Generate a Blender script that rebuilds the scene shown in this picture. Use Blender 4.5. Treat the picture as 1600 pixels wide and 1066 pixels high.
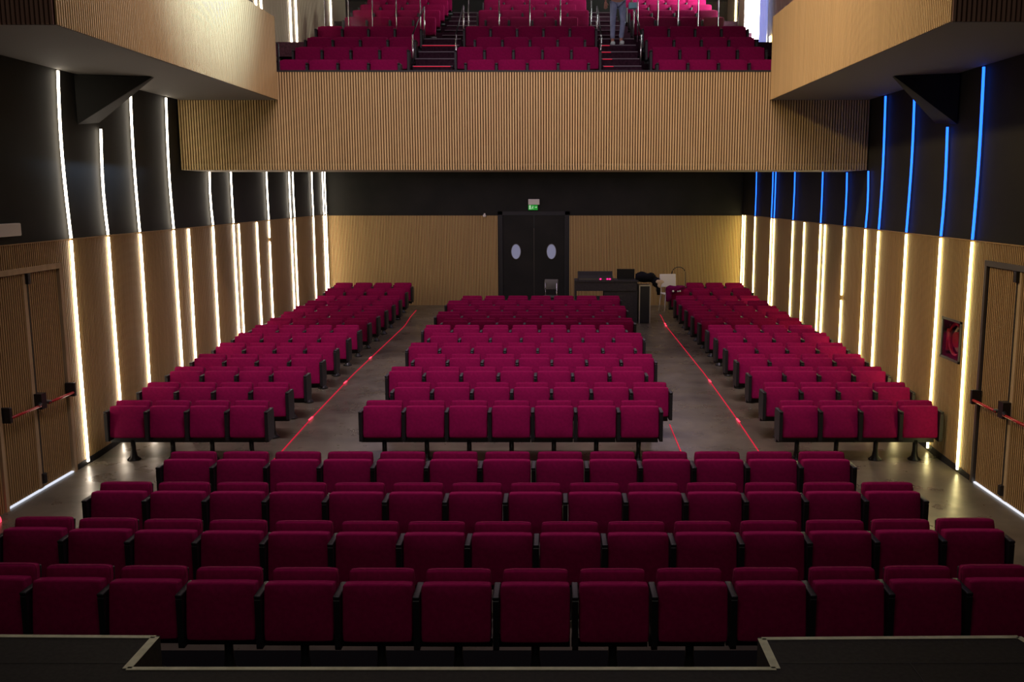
import bpy, bmesh, math, random
from mathutils import Vector, Matrix
random.seed(7)
for o in list(bpy.data.objects):
    bpy.data.objects.remove(o, do_unlink=True)
SC = bpy.context.scene
C = SC.collection
PI = math.pi
R = math.radians

# ------------------------------------------------------------------ camera
CAM_H = 3.42
cd = bpy.data.cameras.new('camera')
cd.sensor_width = 36.0
cd.lens = 36.0 * 1488 / 1600
cd.shift_x = -65 / 1600
cd.clip_end = 200
cam = bpy.data.objects.new('camera', cd)
C.objects.link(cam)
cam.location = (0, 0, CAM_H)
cam.rotation_euler = (R(90 - 8.79), 0, 0)
SC.camera = cam

# ------------------------------------------------------------------ view + world
SC.view_settings.view_transform = 'Standard'
SC.view_settings.look = 'None'
SC.view_settings.gamma = 1
SC.view_settings.use_curve_mapping = False
SC.view_settings.exposure = 0.0
w = bpy.data.worlds.new('world')
SC.world = w
w.use_nodes = True
w.node_tree.nodes['Background'].inputs[0].default_value = (0.75, 0.68, 0.72, 1)
w.node_tree.nodes['Background'].inputs[1].default_value = 0.028

# ------------------------------------------------------------------ house lights and added unseen fills
def lamp(name, loc, target, energy, color, sx, sy, spread=PI):
    d = bpy.data.lights.new(name, 'AREA')
    d.shape = 'RECTANGLE'; d.size = sx; d.size_y = sy
    d.energy = energy; d.color = color; d.spread = spread
    o = bpy.data.objects.new(name, d); C.objects.link(o)
    o.location = loc
    o.rotation_euler = (Vector(target) - Vector(loc)).to_track_quat('-Z', 'Y').to_euler()
    return o
# row of house lights under the ceiling, turned towards the audience
lamp('house_light', (-0.5, 9.0, 11.2), (-0.5, 14.0, 1.6), 315, (1.0, 0.80, 0.98), 7.0, 0.8, R(100))
# dim unseen fill added above the stage to lift the edge tape
lamp('stage_fill', (-0.5, 1.5, 7.0), (-0.5, 5.0, 0.5), 46, (1.0, 0.90, 0.80), 4.0, 1.0)
# unseen cool fill added high on the right, washing the left gallery
lamp('cool_wash_fill', (4.2, 13.0, 10.9), (-4.4, 12.8, 7.0), 230, (0.40, 0.61, 1.0), 0.8, 0.5, R(26))
# unseen warm fill added high on the left, washing the right gallery
lamp('warm_wash_fill', (-5.0, 12.0, 9.0), (3.4, 12.0, 5.5), 95, (1.0, 0.74, 0.40), 1.0, 0.6, R(75))
# two unseen fills: the second is added over the balcony to brighten it
# the first is added below the balcony ceiling to brighten the rear rows
lamp('under_balcony_fill', (-0.5, 21.1, 3.97), (-0.5, 21.1, 0), 135, (1.0, 0.78, 1.0), 8.0, 8.0)
lamp('balcony_fill', (-0.5, 23.0, 11.2), (-0.5, 23.5, 6.5), 90, (1.0, 0.75, 0.85), 5.0, 1.0)

# ------------------------------------------------------------------ helpers: materials
def new_mat(name, col, rough=0.6, metal=0.0, emit=None, estr=0.0, spec=None):
    m = bpy.data.materials.new(name); m.use_nodes = True
    b = m.node_tree.nodes['Principled BSDF']
    b.inputs['Base Color'].default_value = (*col, 1)
    b.inputs['Roughness'].default_value = rough
    b.inputs['Metallic'].default_value = metal
    if spec is not None: b.inputs['Specular IOR Level'].default_value = spec
    if emit:
        b.inputs['Emission Color'].default_value = (*emit, 1)
        b.inputs['Emission Strength'].default_value = estr
    return m

def noisy(name, c1, c2, scale=(1, 1, 1), nscale=4.0, rough=0.6, bump=0.0, bscale=80.0, metal=0.0, detail=4.0, spec=None, lo=0.35, hi=0.65):
    m = new_mat(name, c1, rough, metal, spec=spec)
    nt = m.node_tree; b = nt.nodes['Principled BSDF']
    tc = nt.nodes.new('ShaderNodeTexCoord'); mp = nt.nodes.new('ShaderNodeMapping')
    mp.inputs['Scale'].default_value = scale
    n = nt.nodes.new('ShaderNodeTexNoise'); n.inputs['Scale'].default_value = nscale; n.inputs['Detail'].default_value = detail
    cr = nt.nodes.new('ShaderNodeValToRGB')
    cr.color_ramp.elements[0].color = (*c1, 1); cr.color_ramp.elements[1].color = (*c2, 1)
    cr.color_ramp.elements[0].position = lo; cr.color_ramp.elements[1].position = hi
    nt.links.new(tc.outputs['Object'], mp.inputs[0]); nt.links.new(mp.outputs[0], n.inputs[0])
    nt.links.new(n.outputs[0], cr.inputs[0]); nt.links.new(cr.outputs[0], b.inputs['Base Color'])
    if bump:
        n2 = nt.nodes.new('ShaderNodeTexNoise'); n2.inputs['Scale'].default_value = bscale
        nt.links.new(tc.outputs['Object'], n2.inputs[0])
        bp = nt.nodes.new('ShaderNodeBump'); bp.inputs['Strength'].default_value = bump; bp.inputs['Distance'].default_value = 0.01
        nt.links.new(n2.outputs[0], bp.inputs['Height']); nt.links.new(bp.outputs[0], b.inputs['Normal'])
    return m

M = {}
M['fabric'] = noisy('crimson_fabric', (0.235, 0.0022, 0.056), (0.285, 0.0028, 0.067), nscale=30, rough=0.9, bump=0.25, bscale=350, spec=0.15)
M['black'] = new_mat('black_plastic', (0.012, 0.012, 0.012), 0.45)
M['blackmetal'] = new_mat('black_metal', (0.02, 0.021, 0.02), 0.35, 0.3)
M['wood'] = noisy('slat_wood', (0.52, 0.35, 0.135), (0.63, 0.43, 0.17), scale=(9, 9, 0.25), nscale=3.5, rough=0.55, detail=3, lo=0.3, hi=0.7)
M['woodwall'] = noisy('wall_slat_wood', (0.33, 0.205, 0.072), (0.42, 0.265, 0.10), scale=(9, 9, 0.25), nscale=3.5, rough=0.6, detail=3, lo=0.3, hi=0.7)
M['palewood'] = noisy('pale_slat_wood', (0.50, 0.41, 0.27), (0.60, 0.50, 0.34), scale=(9, 9, 0.25), nscale=3.5, rough=0.55)
M['darkwood'] = noisy('dark_slat_wood', (0.30, 0.16, 0.11), (0.38, 0.22, 0.15), scale=(9, 9, 0.5), nscale=2.2, rough=0.6)
M['groove'] = new_mat('groove_felt', (0.05, 0.022, 0.008), 0.95, spec=0.1)
M['woodframe'] = noisy('frame_wood', (0.42, 0.30, 0.15), (0.52, 0.38, 0.2), scale=(2, 2, .5), nscale=6, rough=0.45)
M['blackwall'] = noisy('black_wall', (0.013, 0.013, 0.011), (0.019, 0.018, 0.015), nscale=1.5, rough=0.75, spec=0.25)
M['soffit'] = new_mat('grey_soffit', (0.13, 0.12, 0.105), 0.8)
M['soffitlit'] = new_mat('lit_soffit', (0.38, 0.33, 0.24), 0.7)  # brightness of the lit balcony underside put into the colour
M['ceiling'] = new_mat('dark_ceiling', (0.03, 0.03, 0.03), 0.9)
M['ledwhite'] = new_mat('led_white', (1, 1, 1), 0.5, emit=(1.0, 0.87, 0.70), estr=13.0)
M['ledwarm'] = new_mat('led_warm', (1, 1, 1), 0.5, emit=(1.0, 0.86, 0.38), estr=13.0)
M['ledblue'] = new_mat('led_blue', (0.0, 0.2, 1), 0.5, emit=(0.012, 0.11, 1.0), estr=3.6)
M['ledred'] = new_mat('led_red', (0.5, 0.0, 0.02), 0.5, emit=(1.0, 0.01, 0.06), estr=0.42)
M['ledredhot'] = new_mat('led_red_bright', (0.5, 0.0, 0.02), 0.5, emit=(1.0, 0.05, 0.10), estr=2.0)
M['chrome'] = new_mat('brushed_metal', (0.7, 0.7, 0.72), 0.25, 1.0)
M['tape'] = noisy('pale_tape', (0.62, 0.60, 0.40), (0.80, 0.77, 0.54), nscale=14, rough=0.45)
M['stage'] = noisy('stage_board', (0.018, 0.016, 0.015), (0.030, 0.026, 0.024), nscale=40, rough=0.7, spec=0.3)
M['white'] = new_mat('white_plastic', (0.75, 0.72, 0.66), 0.5)
M['redpaint'] = new_mat('red_paint', (0.45, 0.008, 0.012), 0.35)
M['glass'] = new_mat('clear_glass', (1, 1, 1), 0.03)
g = M['glass'].node_tree.nodes['Principled BSDF']; g.inputs['Transmission Weight'].default_value = 1.0; g.inputs['IOR'].default_value = 1.45
M['frost'] = new_mat('frosted_porthole', (0.30, 0.32, 0.42), 0.35, emit=(0.55, 0.6, 0.9), estr=0.16)
M['carpet'] = noisy('stair_carpet', (0.030, 0.012, 0.020), (0.055, 0.020, 0.034), nscale=20, rough=0.9, spec=0.1)
M['nosing'] = new_mat('stair_nosing', (0.16, 0.12, 0.14), 0.5)
M['denim'] = noisy('blue_denim', (0.26, 0.34, 0.52), (0.42, 0.50, 0.72), nscale=6, rough=0.9)
M['skin'] = new_mat('skin', (0.55, 0.28, 0.20), 0.55)
M['beige'] = noisy('beige_knit', (0.50, 0.36, 0.26), (0.60, 0.46, 0.33), nscale=30, rough=0.95)
M['hair'] = new_mat('dark_hair', (0.03, 0.018, 0.012), 0.6)
M['sneaker'] = new_mat('white_sneaker', (0.75, 0.9, 0.84), 0.6)
M['paleblue'] = new_mat('pale_blue_card', (0.35, 0.75, 0.88), 0.6)
M['window'] = new_mat('daylight_pane', (1, 1, 1), 0.4, emit=(0.95, 1.0, 0.95), estr=20.0)
M['daylight'] = new_mat('outdoor_daylight', (1, 1, 1), 0.5, emit=(0.75, 0.85, 1.0), estr=0.8)
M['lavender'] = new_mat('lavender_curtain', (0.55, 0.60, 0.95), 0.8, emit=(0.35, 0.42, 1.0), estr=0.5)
M['green'] = new_mat('exit_green', (0.01, 0.28, 0.03), 0.5, emit=(0.01, 0.4, 0.03), estr=0.45)
M['picto'] = new_mat('pictogram_white', (0.6, 0.8, 0.6), 0.5, emit=(0.5, 0.8, 0.5), estr=0.35)
M['magled'] = new_mat('magenta_led', (0.8, 0, 0.2), 0.5, emit=(1.0, 0.02, 0.25), estr=1.6)
M['desk'] = noisy('desk_black', (0.020, 0.017, 0.017), (0.032, 0.026, 0.026), nscale=20, rough=0.7)
M['cloth'] = new_mat('black_cloth', (0.008, 0.008, 0.010), 0.95, spec=0.1)
M['beigecloth'] = new_mat('pale_lining', (0.55, 0.42, 0.26), 0.9)
M['purplecloth'] = new_mat('maroon_cloth', (0.16, 0.005, 0.07), 0.95, spec=0.1)
M['alu'] = new_mat('aluminium_edge', (0.5, 0.46, 0.36), 0.4, 0.6)
M['grey'] = new_mat('grey_metal', (0.12, 0.115, 0.10), 0.4, 0.5)

# polished, patchy dark concrete floor
fm = new_mat('hall_floor', (0.08, 0.075, 0.06), 0.3)
nt = fm.node_tree; b = nt.nodes['Principled BSDF']
tc = nt.nodes.new('ShaderNodeTexCoord')
n1 = nt.nodes.new('ShaderNodeTexNoise'); n1.inputs['Scale'].default_value = 1.1; n1.inputs['Detail'].default_value = 8; n1.inputs['Roughness'].default_value = 0.65
cr = nt.nodes.new('ShaderNodeValToRGB')
cr.color_ramp.elements[0].position = 0.35; cr.color_ramp.elements[0].color = (0.070, 0.060, 0.040, 1)
cr.color_ramp.elements[1].position = 0.7; cr.color_ramp.elements[1].color = (0.155, 0.135, 0.088, 1)
cr2 = nt.nodes.new('ShaderNodeValToRGB')
cr2.color_ramp.elements[0].position = 0.3; cr2.color_ramp.elements[0].color = (0.24, 0.24, 0.24, 1)
cr2.color_ramp.elements[1].position = 0.75; cr2.color_ramp.elements[1].color = (0.42, 0.42, 0.42, 1)
n2 = nt.nodes.new('ShaderNodeTexNoise'); n2.inputs['Scale'].default_value = 3.0; n2.inputs['Detail'].default_value = 6
nt.links.new(tc.outputs['Object'], n1.inputs[0]); nt.links.new(tc.outputs['Object'], n2.inputs[0])
nt.links.new(n1.outputs[0], cr.inputs[0]); nt.links.new(cr.outputs[0], b.inputs['Base Color'])
nt.links.new(n2.outputs[0], cr2.inputs[0]); nt.links.new(cr2.outputs[0], b.inputs['Roughness'])
M['floor'] = fm
M['shadeblack'] = new_mat('shade_black', (0.006, 0.006, 0.006), 0.9, spec=0.1)

# ------------------------------------------------------------------ helpers: meshes
class MB:
    def __init__(s): s.v = []; s.f = []; s.m = []; s.mats = []
    def mi(s, mat):
        if mat not in s.mats: s.mats.append(mat)
        return s.mats.index(mat)
    def quad(s, a, b, c, d, mat):
        n = len(s.v); s.v += [tuple(a), tuple(b), tuple(c), tuple(d)]; s.f.append((n, n+1, n+2, n+3)); s.m.append(s.mi(mat))
    def poly(s, pts, mat):
        n = len(s.v); s.v += [tuple(p) for p in pts]; s.f.append(tuple(range(n, n+len(pts)))); s.m.append(s.mi(mat))
    def box(s, x0, x1, y0, y1, z0, z1, mat, mtx=None):
        n = len(s.v)
        p = [(x0,y0,z0),(x1,y0,z0),(x1,y1,z0),(x0,y1,z0),(x0,y0,z1),(x1,y0,z1),(x1,y1,z1),(x0,y1,z1)]
        if mtx is not None: p = [tuple(mtx @ Vector(q)) for q in p]
        s.v += p
        k = s.mi(mat)
        for f in ((0,3,2,1),(4,5,6,7),(0,1,5,4),(1,2,6,5),(2,3,7,6),(3,0,4,7)):
            s.f.append(tuple(n+i for i in f)); s.m.append(k)
    def prism(s, pts, d, mat):
        """extrude polygon pts (3D list) by vector d"""
        n = len(s.v); k = s.mi(mat); L = len(pts); d = Vector(d)
        s.v += [tuple(p) for p in pts] + [tuple(Vector(p) + d) for p in pts]
        s.f.append(tuple(reversed(range(n, n+L)))); s.m.append(k)
        s.f.append(tuple(range(n+L, n+2*L))); s.m.append(k)
        for i in range(L):
            j = (i+1) % L
            s.f.append((n+i, n+j, n+L+j, n+L+i)); s.m.append(k)
    def tube(s, pts, r, mat, seg=8):
        pts = [Vector(p) for p in pts]; k = s.mi(mat); rings = []
        for i, p in enumerate(pts):
            t = (pts[min(i+1, len(pts)-1)] - pts[max(i-1, 0)]).normalized()
            a = t.cross(Vector((0, 0, 1)))
            if a.length < 1e-3: a = t.cross(Vector((1, 0, 0)))
            a.normalize(); bb = t.cross(a); rr = r[i] if isinstance(r, (list, tuple)) else r
            n = len(s.v)
            for q in range(seg):
                an = 2*PI*q/seg; s.v.append(tuple(p + a*math.cos(an)*rr + bb*math.sin(an)*rr))
            rings.append(n)
        for i in range(len(rings)-1):
            for q in range(seg):
                s.f.append((rings[i]+q, rings[i]+(q+1) % seg, rings[i+1]+(q+1) % seg, rings[i+1]+q)); s.m.append(k)
        s.f.append(tuple(rings[0]+q for q in reversed(range(seg)))); s.m.append(k)
        s.f.append(tuple(rings[-1]+q for q in range(seg))); s.m.append(k)
    def lathe(s, prof, mat, c=(0,0,0), seg=16):
        k = s.mi(mat); rings = []
        for r, z in prof:
            n = len(s.v)
            for q in range(seg):
                an = 2*PI*q/seg; s.v.append((c[0]+r*math.cos(an), c[1]+r*math.sin(an), c[2]+z))
            rings.append(n)
        for i in range(len(rings)-1):
            for q in range(seg):
                s.f.append((rings[i]+q, rings[i]+(q+1) % seg, rings[i+1]+(q+1) % seg, rings[i+1]+q)); s.m.append(k)
        s.f.append(tuple(rings[0]+q for q in reversed(range(seg)))); s.m.append(k)
        s.f.append(tuple(rings[-1]+q for q in range(seg))); s.m.append(k)
    def build(s, name, parent=None, smooth=False, bevel=0.0, loc=None):
        me = bpy.data.meshes.new(name); me.from_pydata(s.v, [], s.f)
        for m in s.mats: me.materials.append(m)
        for p, k in zip(me.polygons, s.m): p.material_index = k; p.use_smooth = smooth
        me.validate(); me.update()
        if bevel:
            bm = bmesh.new(); bm.from_mesh(me)
            bmesh.ops.bevel(bm, geom=bm.edges[:] , offset=bevel, segments=3, affect='EDGES', profile=0.5)
            for f in bm.faces: f.smooth = smooth
            bm.to_mesh(me); bm.free()
        o = bpy.data.objects.new(name, me); C.objects.link(o)
        if parent: o.parent = parent
        if loc: o.location = loc
        return o

def tag(o, label=None, cat=None, group=None, kind=None):
    if label: o['label'] = label
    if cat: o['category'] = cat
    if group: o['group'] = group
    if kind: o['kind'] = kind
    return o
def empty(name, loc=(0,0,0), rz=0.0):
    o = bpy.data.objects.new(name, None); C.objects.link(o); o.location = loc; o.rotation_euler = (0, 0, rz); o.empty_display_size = 0.1
    return o
def struct(o): o['kind'] = 'structure'; return o
def copy_tree(o, parent=None):
    c = o.copy(); C.objects.link(c); c.parent = parent
    for ch in list(o.children):
        copy_tree(ch, c)
    return c
ORD = ['first','second','third','fourth','fifth','sixth','seventh','eighth','ninth','tenth','eleventh','twelfth','thirteenth','fourteenth','fifteenth','sixteenth']

# ------------------------------------------------------------------ room measures
def lerp(a, b, t): return a + (b-a)*t
BACK = 25.9
FP = [(-3, 0), (12.1, 0), (14.0, 0.09), (17.0, 0.18), (23.0, 0.23), (24.0, 0.33), (26.2, 0.42)]
def floor_z(y):
    for (a, za), (b_, zb) in zip(FP, FP[1:]):
        if y <= b_: return lerp(za, zb, (y-a)/(b_-a))
    return FP[-1][1]
def wall_l(y): return lerp(-5.98, -6.10, (y-11.9)/14.0)
def wall_r(y): return lerp(5.04, 5.10, (y-11.5)/14.4)
PT = 2.86            # top of the wooden wainscot
BXB, BXT = 4.90, 6.17  # underside and top of the side galleries
FAS = 15.6           # plane of the balcony front
SOF = 3.80           # underside of the balcony front
FTOP = 5.33

# floor
mb = MB()
for (a, za), (b_, zb) in zip(FP, FP[1:]):
    mb.quad((-6.6, a, za), (5.6, a, za), (5.6, b_, zb), (-6.6, b_, zb), M['floor'])
struct(mb.build('floor'))
mb = MB(); mb.box(-6.0, 5.0, 4.0, 6.75, 0.001, 0.012, M['shadeblack']); struct(mb.build('floor_front_shade'))  # dark sheet standing in for the shade before the front row

def slats(mb, p0, p1, z0, z1, nrm, wood, pitch=0.042, frac=0.60, depth=0.018, holes=(), back=True, z_of=None):
    """slatted cladding from p0 to p1 (xy), front faces towards nrm; holes = (u0,u1,za,zb)"""
    p0 = Vector((*p0, 0)); p1 = Vector((*p1, 0)); L = (p1-p0).length; u = (p1-p0)/L; n = Vector((*nrm, 0)).normalized()
    N = int(L/pitch); k = L/N
    def rect(a, b_, za, zb, off, mat, fs=0):
        q = [p0+u*a+n*off, p0+u*b_+n*off]
        A = Vector((q[0].x, q[0].y, za)); B = Vector((q[1].x, q[1].y, za)); Cc = Vector((q[1].x, q[1].y, zb)); D = Vector((q[0].x, q[0].y, zb))
        mb.quad(A, B, Cc, D, mat)
    def spans(a, b_):
        sp = [(z0, z1)]
        for h in holes:
            if b_ > h[0] and a < h[1]:
                ns = []
                for (s0, s1) in sp:
                    if h[3] <= s0 or h[2] >= s1: ns.append((s0, s1)); continue
                    if h[2] > s0: ns.append((s0, h[2]))
                    if h[3] < s1: ns.append((h[3], s1))
                sp = ns
        return sp
    for i in range(N):
        a = i*k; b_ = a + k*frac
        for (s0, s1) in spans(a, a+k):
            rect(a, b_, s0, s1, depth, wood)
            for e in (a, b_):
                q0 = p0+u*e; q1 = q0+n*depth
                mb.quad((q0.x,q0.y,s0),(q1.x,q1.y,s0),(q1.x,q1.y,s1),(q0.x,q0.y,s1), wood)
            for zz in (s0, s1):
                q = [p0+u*a, p0+u*b_, p0+u*b_+n*depth, p0+u*a+n*depth]
                mb.quad(*[(t.x, t.y, zz) for t in q], wood)
            if back: rect(a, a+k, s0, s1, 0.0, M['groove'])

# ---- side walls
def side_wall(name, fx, sgn, door_y, niche=None):
    # sgn: -1 left, +1 right ; inner normal = -sgn
    mb = MB()
    y0, y1 = 4.0, BACK
    P0 = (fx(y0), y0); P1 = (fx(y1), y1); n = (-sgn, 0)
    L = math.hypot(P1[0]-P0[0], P1[1]-P0[1])
    def U(y): return (y-y0)/(y1-y0)*L
    holes = [(U(door_y[0]), U(door_y[1]), -0.1, door_y[2])]
    if niche: holes.append((U(niche[0]), U(niche[1]), niche[2], niche[3]))
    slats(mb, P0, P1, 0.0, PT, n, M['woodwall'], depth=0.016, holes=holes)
    # ledge on top of cladding
    mb.box(0, 0.03, 0, L, PT, PT+0.012, M['woodwall'], Matrix.Translation((P0[0]+(0 if sgn < 0 else -0.03), P0[1], 0)) @ Matrix.Rotation(-math.atan2(P1[0]-P0[0], P1[1]-P0[1]), 4, 'Z'))
    # solid black masonry behind, outer body
    t = 0.25
    o0 = P0[0]+sgn*t; o1 = P1[0]+sgn*t; e = sgn*0.006
    def slab(ya, yb, za, zb, mat):
        xa, xb = fx(ya)+e, fx(yb)+e
        mb.prism([(xa, ya, za), (xb, yb, za), (xb, yb, zb), (xa, ya, zb)], (sgn*t, 0, 0), mat)
    d0, d1, dz = door_y
    slab(y0, d0, 0, 11.5, M['blackwall']); 
    slab(d0, d1, dz, 11.5, M['blackwall'])
    if niche:
        n0, n1, nz0, nz1 = niche
        slab(d1, n0, 0, 11.5, M['blackwall']); slab(n0, n1, 0, nz0, M['blackwall']); slab(n0, n1, nz1, 11.5, M['blackwall']); slab(n1, y1, 0, 11.5, M['blackwall'])
    else:
        slab(d1, y1, 0, 11.5, M['blackwall'])
    # upper wooden cladding seen above the galleries and along the balcony
    slats(mb, (fx(8.4), 8.4), (fx(FAS), FAS), BXT-0.3, 11.4, n, M['palewood'], depth=0.014, pitch=0.084)
    slats(mb, (fx(FAS), FAS), (fx(y1), y1), 4.95, 11.4, n, M['palewood'], depth=0.014, pitch=0.084)
    mb.box(-0.14, 0.14, 0, 3.6, 4.0, 11.5, M['blackwall'], Matrix.Translation((fx(y1)+sgn*0.15, y1, 0)))
    slats(mb, (fx(y1), y1), (fx(y1), y1+3.3), 6.0, 11.4, n, M['palewood'], depth=0.014, pitch=0.084)
    # black wedge at the wall base, standing in for the shadow along it
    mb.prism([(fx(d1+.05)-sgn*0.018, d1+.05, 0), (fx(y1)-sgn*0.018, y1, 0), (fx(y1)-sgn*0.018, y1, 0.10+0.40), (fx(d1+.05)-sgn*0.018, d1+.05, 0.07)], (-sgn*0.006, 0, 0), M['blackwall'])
    return struct(mb.build(name))
LD = (9.93, 11.50, 2.60); RD = (9.5, 11.06, 2.66)
NICHE = (11.62, 12.22, 1.33, 1.86)
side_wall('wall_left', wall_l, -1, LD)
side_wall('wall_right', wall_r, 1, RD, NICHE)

# ---- back wall
BD = (-1.50, 0.43, 2.95)
mb = MB()
xl, xr = wall_l(BACK), wall_r(BACK)
fz = floor_z(BACK)
slats(mb, (xl, BACK), (BD[0], BACK), fz-0.05, 2.84, (0, -1), M['wood'])
slats(mb, (BD[1], BACK), (xr, BACK), fz-0.05, 2.84, (0, -1), M['wood'])
mb.box(xl-.2, BD[0]-.0, BACK+.006, BACK+.25, 0, 6.6, M['blackwall'])
mb.box(BD[1], xr+.2, BACK+.006, BACK+.25, 0, 6.6, M['blackwall'])
mb.box(BD[0], BD[1], BACK+.006, BACK+.25, BD[2], 6.6, M['blackwall'])
struct(mb.build('wall_back'))
# back wall above the balcony and ceilings
mb = MB(); mb.box(-6.5, 5.6, 29.0, 29.2, 4.0, 11.5, M['blackwall']); struct(mb.build('wall_balcony'))
mb = MB(); mb.box(-6.8, 5.8, 3.0, 29.4, 11.5, 11.7, M['ceiling']); struct(mb.build('ceiling'))
mb = MB(); mb.box(xl-.1, xr+.1, 16.86, BACK+.1, 4.02, 4.12, M['ceiling']); struct(mb.build('ceiling_under_balcony'))

# ---- balcony front (fascia)
mb = MB()
fl, fr = wall_l(FAS)+0.02, wall_r(FAS)
slats(mb, (fl, FAS), (fr, FAS), SOF, FTOP, (0, -1), M['wood'])
mb.box(fl, fr, FAS+.004, FAS+.20, SOF+.002, FTOP, M['groove'])
mb.box(fl, fr, FAS+.0, FAS+1.25, SOF-.004, SOF+.10, M['soffitlit'])
mb.box(fl, fr, FAS+1.05, FAS+1.25, SOF+.10, 4.15, M['blackwall'])
mb.box(-4.42, 3.47, FAS-.02, FAS+.24, FTOP, FTOP+.03, M['black'])
struct(mb.build('wall_balcony_front'))

# ---- side galleries
def gallery(name, x_in, fx, sgn, y0):
    mb = MB()
    slats(mb, (x_in, y0), (x_in, FAS-.02), BXB, BXT, (-sgn, 0), M['wood'], depth=0.014)
    xw = fx(y0) - sgn*0.03
    slats(mb, (min(x_in, xw), y0), (max(x_in, xw), y0), BXB, BXT+1.6, (0, -1), M['darkwood'], depth=0.014)
    a, b_ = sorted((x_in+sgn*0.002, fx(12)-sgn*.03))
    mb.box(a, b_, y0+.002, FAS-.022, BXB-.004, BXB+.10, M['soffit'])      # underside slab
    a2, b2 = sorted((x_in+sgn*.002, x_in+sgn*.14))
    mb.box(a2, b2, y0+.002, FAS-.022, BXB+.10, BXT, M['woodframe'])       # parapet body
    mb.box(a, b_, y0+.002, y0+.14, BXB+.10, BXT+1.6, M['groove'])
    return struct(mb.build(name))
gallery('wall_left_gallery', -4.40, wall_l, -1, 8.75)
gallery('wall_right_gallery', 3.46, wall_r, 1, 8.60)

# triangular haunches under the galleries
def haunch(sgn, fx, xt, y0, y1, lab):
    xw = fx(y0) - sgn*0.012; zt = BXB-.012
    mb = MB(); a, b_, c = (xw, y0, zt), (xt, y0+.25, zt), (xw, y0, 4.28)
    d, e, f = (xw, y1, zt), (xt, y0+.31, zt), (xw, y1, 4.34)
    mb.poly([a, c, b_], M['blackwall']); mb.poly([d, e, f], M['blackwall']); mb.quad(c, f, e, b_, M['blackwall']); mb.quad(a, b_, e, d, M['blackwall']); mb.quad(a, d, f, c, M['blackwall'])
    tag(mb.build('bracket'), lab, 'bracket', 'black triangular brackets')
haunch(-1, wall_l, -5.10, 12.22, 12.80, 'black triangular bracket under the left gallery, beside the white light strips')
haunch(1, wall_r, 4.30, 12.15, 12.85, 'black triangular bracket under the right gallery, beside the blue light strips')

# ------------------------------------------------------------------ led strips
def ypos(px, fx):
    y = 14.0
    for _ in range(8):
        Z = 1488*abs(fx(y)-(-0.03 if px < 865 else 0.03))/abs(px-865)
        y = (Z-0.0856)/0.988
    return y
def strip(name, fx, sgn, y, z0, z1, mat, wd, label, group, gap=None, wob=0.0, off=0.045):
    mb = MB()
    segs = [(z0, z1)] if not gap else [(z0, gap[0]), (gap[1], z1)]
    ph = random.random()*6
    for a, b_ in segs:
        n = max(3, int((b_-a)/0.25)); pts = []
        for i in range(n+1):
            z = lerp(a, b_, i/n); t = (z-z0)/(z1-z0)
            dy = wob*math.sin(PI*t)*1.0 + 0.006*math.sin(5*t+ph)
            pts.append((fx(y)-sgn*off, y+dy, z))
        for (p, q) in zip(pts, pts[1:]):
            mb.prism([(p[0]-sgn*.000, p[1]-wd/2, p[2]), (p[0], p[1]+wd/2, p[2]), (q[0], q[1]+wd/2, q[2]), (q[0], q[1]-wd/2, q[2])], (sgn*.02, 0, 0), mat)
    return tag(mb.build(name), label, 'light strip', group)

LEFT_FULL = [110, 168.5, 218, 271, 332.3, 364.5, 419.6, 454.2, 460, 489.3, 505.8, 509.4]
LEFT_LOW = LEFT_FULL + [293.8, 372.4, 401]
RIGHT_FULL = [1519.7, 1470.5, 1417, 1373.6, 1353, 1320, 1282.6, 1239.5, 1210, 1205.7, 1180.3]
RIGHT_LOW = RIGHT_FULL + [1289.6, 1257.3, 1164.5, 1161]
def upper_top(y, haunch_y):
    if y < 16.8: 
        if haunch_y[0] < y < haunch_y[1]: return 4.26
        return BXB-.02 if y < FAS-.45 else SOF-.02
    return 4.0
for k, px in enumerate(sorted(LEFT_LOW)):
    y = ypos(px, wall_l)
    strip('light_strip', wall_l, -1, y, floor_z(y)+.04, PT-.01, M['ledwhite'], 0.030 if px != 372.4 else 0.016,
          f'white light strip on the left wood panelling, {ORD[k]} from the stage', 'white light strips on the left wood panelling', gap=(2.42, 2.5) if px == 419.6 else None)
for k, px in enumerate(sorted(LEFT_FULL)):
    y = ypos(px, wall_l)
    strip('light_strip', wall_l, -1, y, PT+.02, upper_top(y, (12.2, 13.0)), M['ledwhite'], 0.028,
          f'white light strip on the black upper left wall, {ORD[k]} from the stage', 'white light strips on the black upper left wall', wob=-0.05 if k < 5 else -0.02)
for k, px in enumerate(sorted(RIGHT_LOW, reverse=True)):
    y = ypos(px, wall_r)
    strip('light_strip', wall_r, 1, y, floor_z(y)+.04, PT-.01, M['ledwarm'], 0.030,
          f'yellowish white light strip on the right wood panelling, {ORD[k]} from the stage', 'yellowish light strips on the right wood panelling', gap=(1.58, 1.67) if px == 1320 else None)
for k, px in enumerate(sorted(RIGHT_FULL, reverse=True)):
    y = ypos(px, wall_r)
    strip('light_strip', wall_r, 1, y, PT+.02, upper_top(y, (12.15, 12.9)), M['ledblue'], 0.034 if k < 4 else 0.026,
          f'blue light strip on the black upper right wall, {ORD[k]} from the stage', 'blue light strips on the black upper right wall', wob=-0.04 if k < 6 else -0.02)
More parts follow.
